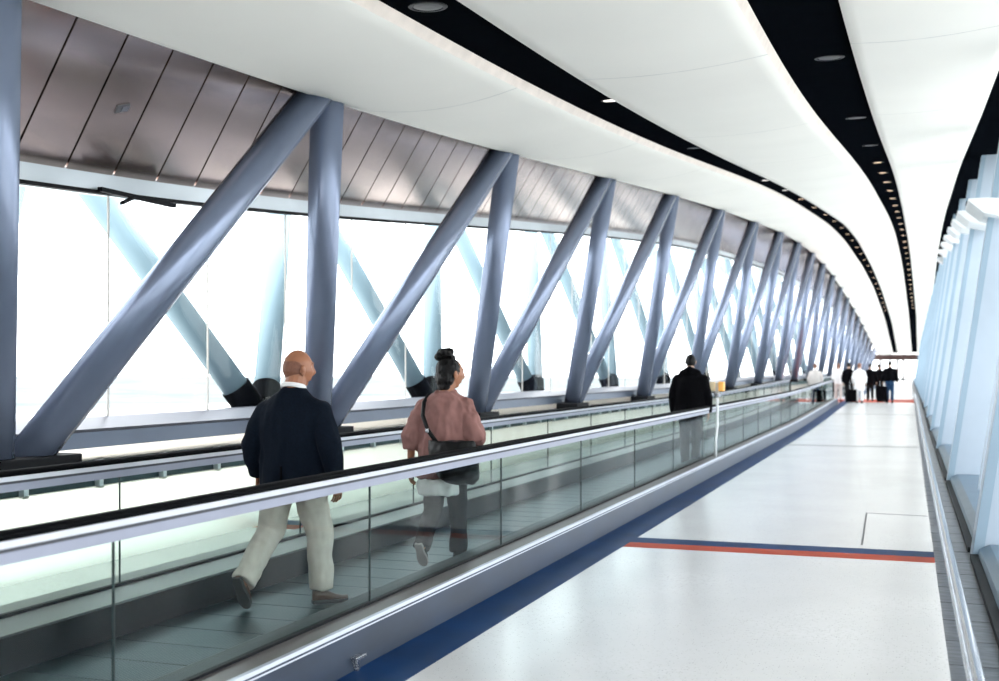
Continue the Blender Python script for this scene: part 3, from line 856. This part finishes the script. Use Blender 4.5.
def person(label, loc, yaw, J, C, H=1.75, group=None, vox=.007, cat='person', detail=True):
    """J: joints in the person's own frame; C: materials"""
    root = empty('person', loc, yaw); tag(root, label, cat, group)
    k = H/1.75
    hc = J['head']; hx = head_xf(hc, J.get('hyaw', 0), J.get('hpitch', 0), J.get('hk', 1.)*k)
    nb = Vector(J['neck'])
    # the body: one surface
    bm = bmesh.new()
    add_head(bm, hx)
    limb(bm, [nb - Vector((0, 0, .06)), nb, Vector(hc) + Vector((0, -.015, -.04))], [J.get('neckr', .060)*1.15*k, J.get('neckr', .060)*k, J.get('neckr', .060)*.95*k], n=14)
    b = J['body']
    torso_rings(bm, [(x, y, z, rx*.86, ry*.84) for x, y, z, rx, ry in b])
    for s in ('l', 'r'):
        sh, el, wr = J[s + 'arm']; lab = -1 if s == 'l' else 1
        limb(bm, [sh, Vector(sh).lerp(Vector(el), .5), el, Vector(el).lerp(Vector(wr), .4), wr], [.048*k, .044*k, .037*k, .036*k, .025*k])
        hd, pn = J.get(s + 'hand', ((0, .1, -1), (-lab, 0, 0)))
        add_hand(bm, wr, hd, pn, 1 if (Vector(hd).normalized().cross(Vector(pn))).y > 0 else -1, k*1.02)
        hp, kn, an = J[s + 'leg']
        limb(bm, [hp, Vector(hp).lerp(Vector(kn), .5), kn, Vector(kn).lerp(Vector(an), .35), an], [.085*k, .07*k, .05*k, .05*k, .035*k])
    fused(bm, 'body', C['skin'], root, vox, 1)
    # trousers
    bm = bmesh.new()
    torso_rings(bm, J['hips'])
    lr = J.get('legr', (.108, .095, .082, .078, .078))
    for s in ('l', 'r'):
        hp, kn, an = [Vector(q) for q in J[s + 'leg']]
        limb(bm, [hp, hp.lerp(kn, .5), kn, kn.lerp(an, .5), an], [q*k for q in lr], n=16, capped=(True, False))
    fused(bm, 'trousers', C['trousers'], root, max(vox*1.5, .0105), 4, .015 if detail else .0, .09)
    # top
    bm = bmesh.new()
    torso_rings(bm, J['coat'])
    ar = J.get('armr', (.082, .072, .066, .060, .052)); cut = J.get('cut', 1.)
    for s in ('l', 'r'):
        sh, el, wr = [Vector(q) for q in J[s + 'arm']]
        e2 = el.lerp(wr, cut)
        limb(bm, [sh, sh.lerp(el, .45), el, el.lerp(e2, .5), e2], [q*k for q in ar], n=16, capped=(True, False))
    for pc in J.get('extra', []): limb(bm, pc[0], pc[1], n=14)
    top = fused(bm, J.get('topname', 'jacket'), C['top'], root, max(vox*1.5, .0105), 9, J.get('wr', .014) if detail else .004, J.get('ws', .11))
    for s in ('l', 'r'):
        a, t, up = J[s + 'foot']
        shoe(root, a, t, up, C['shoe'], C['sole'], k)
    return root, hx

def hairshell(root, hx, m, fn, off, name='hair', noise_amp=0., solid=.006, fine=1):
    rows = head_grid(1., off, 44*fine, 32*fine)
    bm = bmesh.new()
    vs = [[bm.verts.new(p) for p in r] for r in rows]
    n = len(rows[0])
    for i in range(len(rows) - 1):
        for q in range(n):
            j = (q + 1) % n
            c = (rows[i][q] + rows[i+1][q] + rows[i+1][j] + rows[i][j])/4
            if fn(c): bm.faces.new((vs[i][q], vs[i][j], vs[i+1][j], vs[i+1][q]))
    bmesh.ops.delete(bm, geom=[v for v in bm.verts if not v.link_faces], context='VERTS')
    for v in bm.verts:
        if noise_amp: v.co += v.co.normalized()*noise_amp*noise.noise(v.co*40)
    bmesh.ops.transform(bm, matrix=hx, verts=bm.verts)
    o = link(name, bm, m, root, smooth=True)
    md = o.modifiers.new('thick', 'SOLIDIFY'); md.thickness = solid; md.offset = -1
    return o

# --- man in the navy jacket
sM, LM = 7.1, 4.04
J = dict(head=(.012, .045, 1.642), hyaw=-.66, hpitch=.02, neck=(.0, .0, 1.47), hk=1.14, neckr=.076,
  body=[(0,0,.85,.16,.13), (0,0,1.0,.20,.16), (0,0,1.2,.20,.15), (0,.0,1.38,.21,.12), (0,0,1.46,.15,.09), (0,0,1.50,.07,.07)],
  larm=[(-.205,-.0,1.35), (-.305,-.03,1.12), (-.310,.06,.89)], rarm=[(.205,-.0,1.35), (.305,-.05,1.12), (.318,.02,.875)],
  lhand=((0,.15,-1), (1,0,.05)), rhand=((.05,.15,-1), (-.9,.3,.05)),
  lleg=[(-.10,0,.88), (-.165,-.02,.52), (-.215,-.31,.20)], rleg=[(.10,.02,.88), (.135,.13,.48), (.155,.13,.10)],
  hips=[(0,0,.74,.16,.13), (0,0,.80,.20,.155), (0,0,.92,.205,.155), (0,0,1.02,.18,.125)], legr=(.125, .108, .094, .088, .086),
  coat=[(.0,.0,.76,.243,.175), (0,0,.80,.245,.178), (0,0,.95,.248,.178), (0,0,1.10,.25,.172), (0,0,1.25,.258,.168), (0,0,1.35,.258,.15), (0,0,1.405,.235,.125), (0,0,1.445,.18,.105), (0,.0,1.485,.115,.09), (0,.01,1.515,.088,.078)],
  armr=(.080, .088, .084, .074, .064),
  lfoot=((-.228,-.385,.235), (-.215,-.265,-.0+.012), (0,.9,.45)), rfoot=((.105,.085,.0), (.295,.255,.0), (0,0,1)))
man, hx = person('heavyset bald man in navy jacket and beige trousers walking on the walkway', (-LM, sM, .013), .03,
  J, dict(skin=SKIN1, top=NAVY, trousers=CHINO, shoe=LEATHER, sole=SOLE), 1.76, vox=.0042)
hairshell(man, hx, HAIRS, lambda c: ((c.z + .018)/.066)**2 + (max(0, c.y + .045)/.048)**2 < 1, .0018, 'cropped_hair', 0, .003, 3)
bm = bmesh.new(); pts = [Vector((.086*math.cos(a), .004 + (.084 if math.sin(a) < 0 else .074)*math.sin(a), 1.518 - .022*math.sin(a))) for a in [2*PI*q/24 for q in range(25)]]
limb(bm, pts, [(.006, .016)]*25, n=8, ref=Vector((0,0,1)), capped=False); link('shirt_collar', bm, WHITEC, man, smooth=True)
bm = bmesh.new(); box(bm, (-.004, -.186, .765), (.004, -.172, .98)); link('back_vent', bm, BLACKC, man)
face_parts(man, hx, LIPS, HAIRS)

# --- woman in the mauve blouse
sW, LW = 9.05, 3.70
J = dict(head=(.045, .04, 1.605), hyaw=-.74, hpitch=.0, neck=(.01, .0, 1.445), hk=1.14, neckr=.064,
  body=[(0,0,.85,.16,.13), (0,0,.98,.18,.15), (0,0,1.15,.165,.13), (0,.0,1.30,.18,.12), (0,0,1.40,.14,.085), (0,0,1.455,.06,.06)],
  larm=[(-.185,0,1.335), (-.275,-.06,1.07), (-.305,-.02,.81)], rarm=[(.19,0,1.335), (.295,-.05,1.08), (.225,.20,1.03)],
  lhand=((-.05,.12,-1), (1,.1,0)), rhand=((-.6,.8,.05), (0,-.1,-1)),
  lleg=[(-.09,0,.86), (-.10,.0,.48), (-.105,-.26,.17)], rleg=[(.09,0,.86), (.075,.12,.47), (.07,.14,.09)],
  hips=[(0,0,.72,.16,.13), (0,0,.80,.195,.16), (0,-.01,.90,.20,.17), (0,0,1.02,.18,.15)], legr=(.115, .098, .082, .076, .078),
  coat=[(-.02,.0,.72,.225,.18), (-.01,0,.80,.232,.188), (0,0,.92,.232,.188), (0,0,1.05,.225,.172), (0,0,1.18,.225,.165), (0,0,1.30,.228,.15), (0,0,1.365,.205,.125), (0,0,1.405,.16,.105), (0,.0,1.44,.11,.088), (0,.01,1.465,.082,.072)],
  armr=(.070, .086, .088, .080, .086), cut=.40, topname='blouse', wr=.020, ws=.060,
  lfoot=((-.105,-.345,.205), (-.10,-.22,.008), (0,.9,.5)), rfoot=((.07,.08,.0), (.085,.33,.0), (0,0,1)))
woman, hx = person('woman with black topknot in a sheer mauve blouse carrying a black shoulder bag', (-LW, sW, .013), .02,
  J, dict(skin=SKIN2, top=MAUVE, trousers=CHAR, shoe=CHAR, sole=SOLEP), 1.70, vox=.0042)
bm = bmesh.new()
rows = head_grid(1., .012)
for c, r in (((0,-.028,.030), (.094,.096,.104)), ((0,-.055,-.03), (.090,.07,.085)), ((0,-.06,-.09), (.068,.05,.055))): blob(bm, c, r, hx)
for q in range(9):
    a = q*2.4; blob(bm, (.050*math.cos(a), -.055 + .046*math.sin(a), .145 + .026*math.sin(q*1.7)), (.036, .036, .030), hx, 10, 8)
blob(bm, (0, -.07, .15), (.05, .045, .045), hx)
fused(bm, 'hair', HAIRB, woman, .006, 2, .006, .02)
bm = bmesh.new(); torso_rings(bm, [(-.05,-.03,.585,.175,.155), (-.05,-.03,.66,.19,.165), (-.04,-.02,.715,.185,.155), (-.02,-.0,.76,.155,.13), (-.02,0,.84,.15,.12)])
fused(bm, 'undershirt', PALEC, woman, .011, 4, .012, .07)
face_parts(woman, hx, LIPS, HAIRB)
bag = empty('handbag', P(sW - .10, LW - .12, .80)); tag(bag, 'black slouchy handbag hanging at the back of the woman in mauve', 'handbag')
bm = bmesh.new()
torso_rings(bm, [(.10,-.07,-.09,.10,.085), (.08,-.075,-.05,.17,.11), (.05,-.10,.08,.215,.115), (.03,-.105,.20,.21,.10), (.02,-.10,.265,.20,.08)], 20)
fused(bm, 'bag_body', BAGM, bag, .011, 3, .010, .08)
bm = bmesh.new()
og = Vector(bag.location)
wp = lambda x, y, z: Vector((-LW + x, sW + y, z)) - og
limb(bm, [wp(.02,-.225,1.05), wp(-.07,-.20,1.15), wp(-.125,-.178,1.27), wp(-.135,-.13,1.38), wp(-.125,-.04,1.448), wp(-.12,.06,1.42), wp(-.11,.15,1.34)], [(.019,.006)]*7, n=8, ref=Vector((0,1,0)), capped=False)
link('strap', bm, BAGM, bag, smooth=True)
bm = bmesh.new(); box(bm, tuple(wp(-.085,-.222,1.13)), tuple(wp(-.055,-.19,1.165))); bevel(bm, .004); link('strap_buckle', bm, M['steel'], bag)

# --- man in the bulky black coat
def plain(coatlen=.85, bulk=1., stride=.16, hyaw=0., arms=.0, H=1.75):
    k = H/1.75
    z = lambda v: v*k
    return dict(head=(.0, .03, z(1.63)), hyaw=hyaw, neck=(0, .0, z(1.47)),
      body=[(0,0,z(.85),.15,.12), (0,0,z(1.0),.17,.13), (0,0,z(1.2),.165,.12), (0,0,z(1.36),.19,.11), (0,0,z(1.44),.13,.08), (0,0,z(1.48),.06,.06)],
      larm=[(-.18*bulk,0,z(1.36)), (-.26*bulk,-.03,z(1.11)), (-.255*bulk,.05+arms,z(.87))], rarm=[(.18*bulk,0,z(1.36)), (.26*bulk,-.03,z(1.11)), (.255*bulk,.05,z(.87))],
      lleg=[(-.09,0,z(.87)), (-.10,stride*.3,z(.48)), (-.10,stride,z(.09))], rleg=[(.09,0,z(.87)), (.10,-stride*.2,z(.48)), (.10,-stride,z(.10))],
      hips=[(0,0,z(.74),.15,.12), (0,0,z(.80),.185,.14), (0,0,z(.92),.185,.14), (0,0,z(1.02),.175,.135)], legr=(.105,.09,.076,.07,.072),
      coat=[(0,0,z(coatlen),.205*bulk,.155*bulk), (0,0,z(coatlen+.04),.208*bulk,.158*bulk), (0,0,z(1.1),.205*bulk,.155*bulk), (0,0,z(1.25),.215*bulk,.15*bulk), (0,0,z(1.35),.215*bulk,.135*bulk), (0,0,z(1.42),.17*bulk,.105), (0,0,z(1.465),.10,.08), (0,.01,z(1.50),.075,.068)],
      armr=tuple(q*bulk for q in (.078,.070,.064,.058,.05)), wr=.006,
      lfoot=((-.10,stride-.07,0), (-.105,stride+.19,0), (0,0,1)), rfoot=((.10,-stride-.07,.0), (.105,-stride+.19,0), (0,0,1)))
J = plain(.80, 1.12, .15, .1, H=1.9)
J['extra'] = [([(-.12,-.05,1.585), (0,-.095,1.63), (.12,-.05,1.585)], [.065,.080,.065]), ([(-.06,.05,1.60), (.06,.05,1.60)], [.06,.06]), ([(.18,-.02,1.50), (.235,-.02,1.44)], [.06,.06])]
J['coat'] = [(x, y, z, rx*(1.16 if z < 1.25 else 1.05), ry*1.1) for x, y, z, rx, ry in J['coat']]
J['hk'] = .92; J['wr'] = .014; J['ws'] = .11
s3, L3 = 18.9, 3.38
man3, hx = person('man in a bulky black hooded coat standing beyond the woman in mauve', (-L3, s3, .013), .05, J,
  dict(skin=SKIN3, top=BLACKC, trousers=CHAR, shoe=BLACKC, sole=SOLE), 1.87, vox=.009)
hairshell(man3, hx, HAIRB, lambda c: c.z > .0 - max(0, -c.y)*.9 and c.y < .055 + c.z*.15 or (c.y < -.02 and c.z > -.08), .012, 'hair', .006, .012)

# --- travellers at the far end of the walkway
def traveller(label, s, L, J, C, H, hairm, yaw=0., wide=False):
    r, hx = person(label, P(s, L, gz(s) + .002), yaw, J, C, H, vox=.014, detail=False)
    hairshell(r, hx, hairm, lambda c: c.z > .01 - max(0, -c.y)*1.1 and c.y < .06, .012, 'hair', .004, .012)
    return r
TS = 54.
jl = dict(skin=SKIN3, shoe=BLACKC, sole=SOLE)
traveller('person in black top and blue jeans with a black suitcase, rightmost of the far travellers', TS, .80, plain(.90, 1.12, .10, H=1.86), dict(jl, top=BLACKC, trousers=DENIM), 1.86, HAIRB)
traveller('person with auburn hair and white top in the far group', TS + 1, 3.05, plain(.80, 1., .08, .5), dict(jl, top=WHITEC, trousers=PALEC), 1.72, HAIRR)
traveller('person in black standing between two people in white in the far group', TS - .5, 2.52, plain(.78, 1.02, .08, H=1.78), dict(jl, top=BLACKC, trousers=CHAR), 1.78, HAIRB)
traveller('person in a long white coat in the far group', TS - 1., 2.05, plain(.55, 1.02, .06, -.4), dict(jl, top=WHITEC, trousers=WHITEC), 1.76, HAIRR)
traveller('person in dark jacket standing beyond the white coat', TS + 3, 1.72, plain(.78, 1.1, .08), dict(jl, top=BLACKC, trousers=CHAR), 1.72, HAIRB)
traveller('person in dark coat left of the rightmost far traveller', TS + 4.5, 1.36, plain(.70, 1.1, .08), dict(jl, top=BLACKC, trousers=CHAR), 1.70, HAIRB)
traveller('person in pale jacket and jeans near the end of the walkway', TS - 5, 3.62, plain(.86, 1.05, .08), dict(jl, top=PALEC, trousers=DENIM), 1.60, HAIRR)

def suitcase(label, s, L, w=.40, h=.62, d=.26):
    r = empty('suitcase', P(s, L, gz(s))); tag(r, label, 'suitcase')
    bm = bmesh.new(); box(bm, (-w/2, -d/2, .05), (w/2, d/2, .05 + h)); bevel(bm, .04, 3); link('shell', bm, BLACKC, r)
    bm = bmesh.new(); pipe(bm, [(-.09, d*.3, .05 + h - .02), (-.09, d*.3, .98), (.09, d*.3, .98), (.09, d*.3, .05 + h - .02)], .010, 8); hd = link('handle', bm, M['steel'], r)
    bm = bmesh.new(); box(bm, (-.10, d*.3 - .016, .965), (.10, d*.3 + .016, .995)); bevel(bm, .006); link('grip', bm, BLACKC, hd)
    for x in (-1, 1):
        for y in (-1, 1):
            bm = bmesh.new(); tube(bm, (x*(w/2 - .06) - .012, y*(d/2 - .05), .028), (x*(w/2 - .06) + .012, y*(d/2 - .05), .028), .028, 12); link('wheel', bm, SOLE, r)
    return r
suitcase('black suitcase beside the rightmost far traveller in jeans', TS - .5, 1.12, .44, .70)
suitcase('black suitcase beside the person in black in the far group', TS - 1.1, 2.36, .40, .55)
suitcase('black suitcase behind the glass beside the pale jacket traveller', TS - 5, 3.40, .36, .60)

# ------------------------------------------------------------------ light, sky, camera
w = bpy.data.worlds.new('sky'); SC.world = w; w.use_nodes = True
bg = w.node_tree.nodes['Background']
bg.inputs[0].default_value = (.985, .985, 1.0, 1); bg.inputs[1].default_value = 5.7
cam = bpy.data.cameras.new('camera'); co = bpy.data.objects.new('camera', cam); COL.objects.link(co)
F = 1155.
cam.sensor_width = 36; cam.lens = F / 999 * 36
th = math.atan((909 - 499.5) / F)
co.location = (0, 0, H0); co.rotation_euler = (PI/2, 0, th)
cam.shift_y = (370 - 340.5) / 999
cam.clip_end = 3000; cam.clip_start = .05
cam.dof.use_dof = True; cam.dof.focus_distance = 8.6; cam.dof.aperture_fstop = 2.0
SC.camera = co
SC.view_settings.view_transform = 'Standard'; SC.view_settings.look = 'None'
SC.view_settings.gamma = 1; SC.view_settings.use_curve_mapping = False
SC.view_settings.exposure = 0.
cy = SC.cycles
cy.use_denoising = True
try: cy.denoiser = 'OPENIMAGEDENOISE'
except Exception: pass
cy.max_bounces = 10; cy.diffuse_bounces = 5; cy.glossy_bounces = 5; cy.transparent_max_bounces = 40
cy.caustics_reflective = False; cy.caustics_refractive = False
cy.sample_clamp_indirect = 8
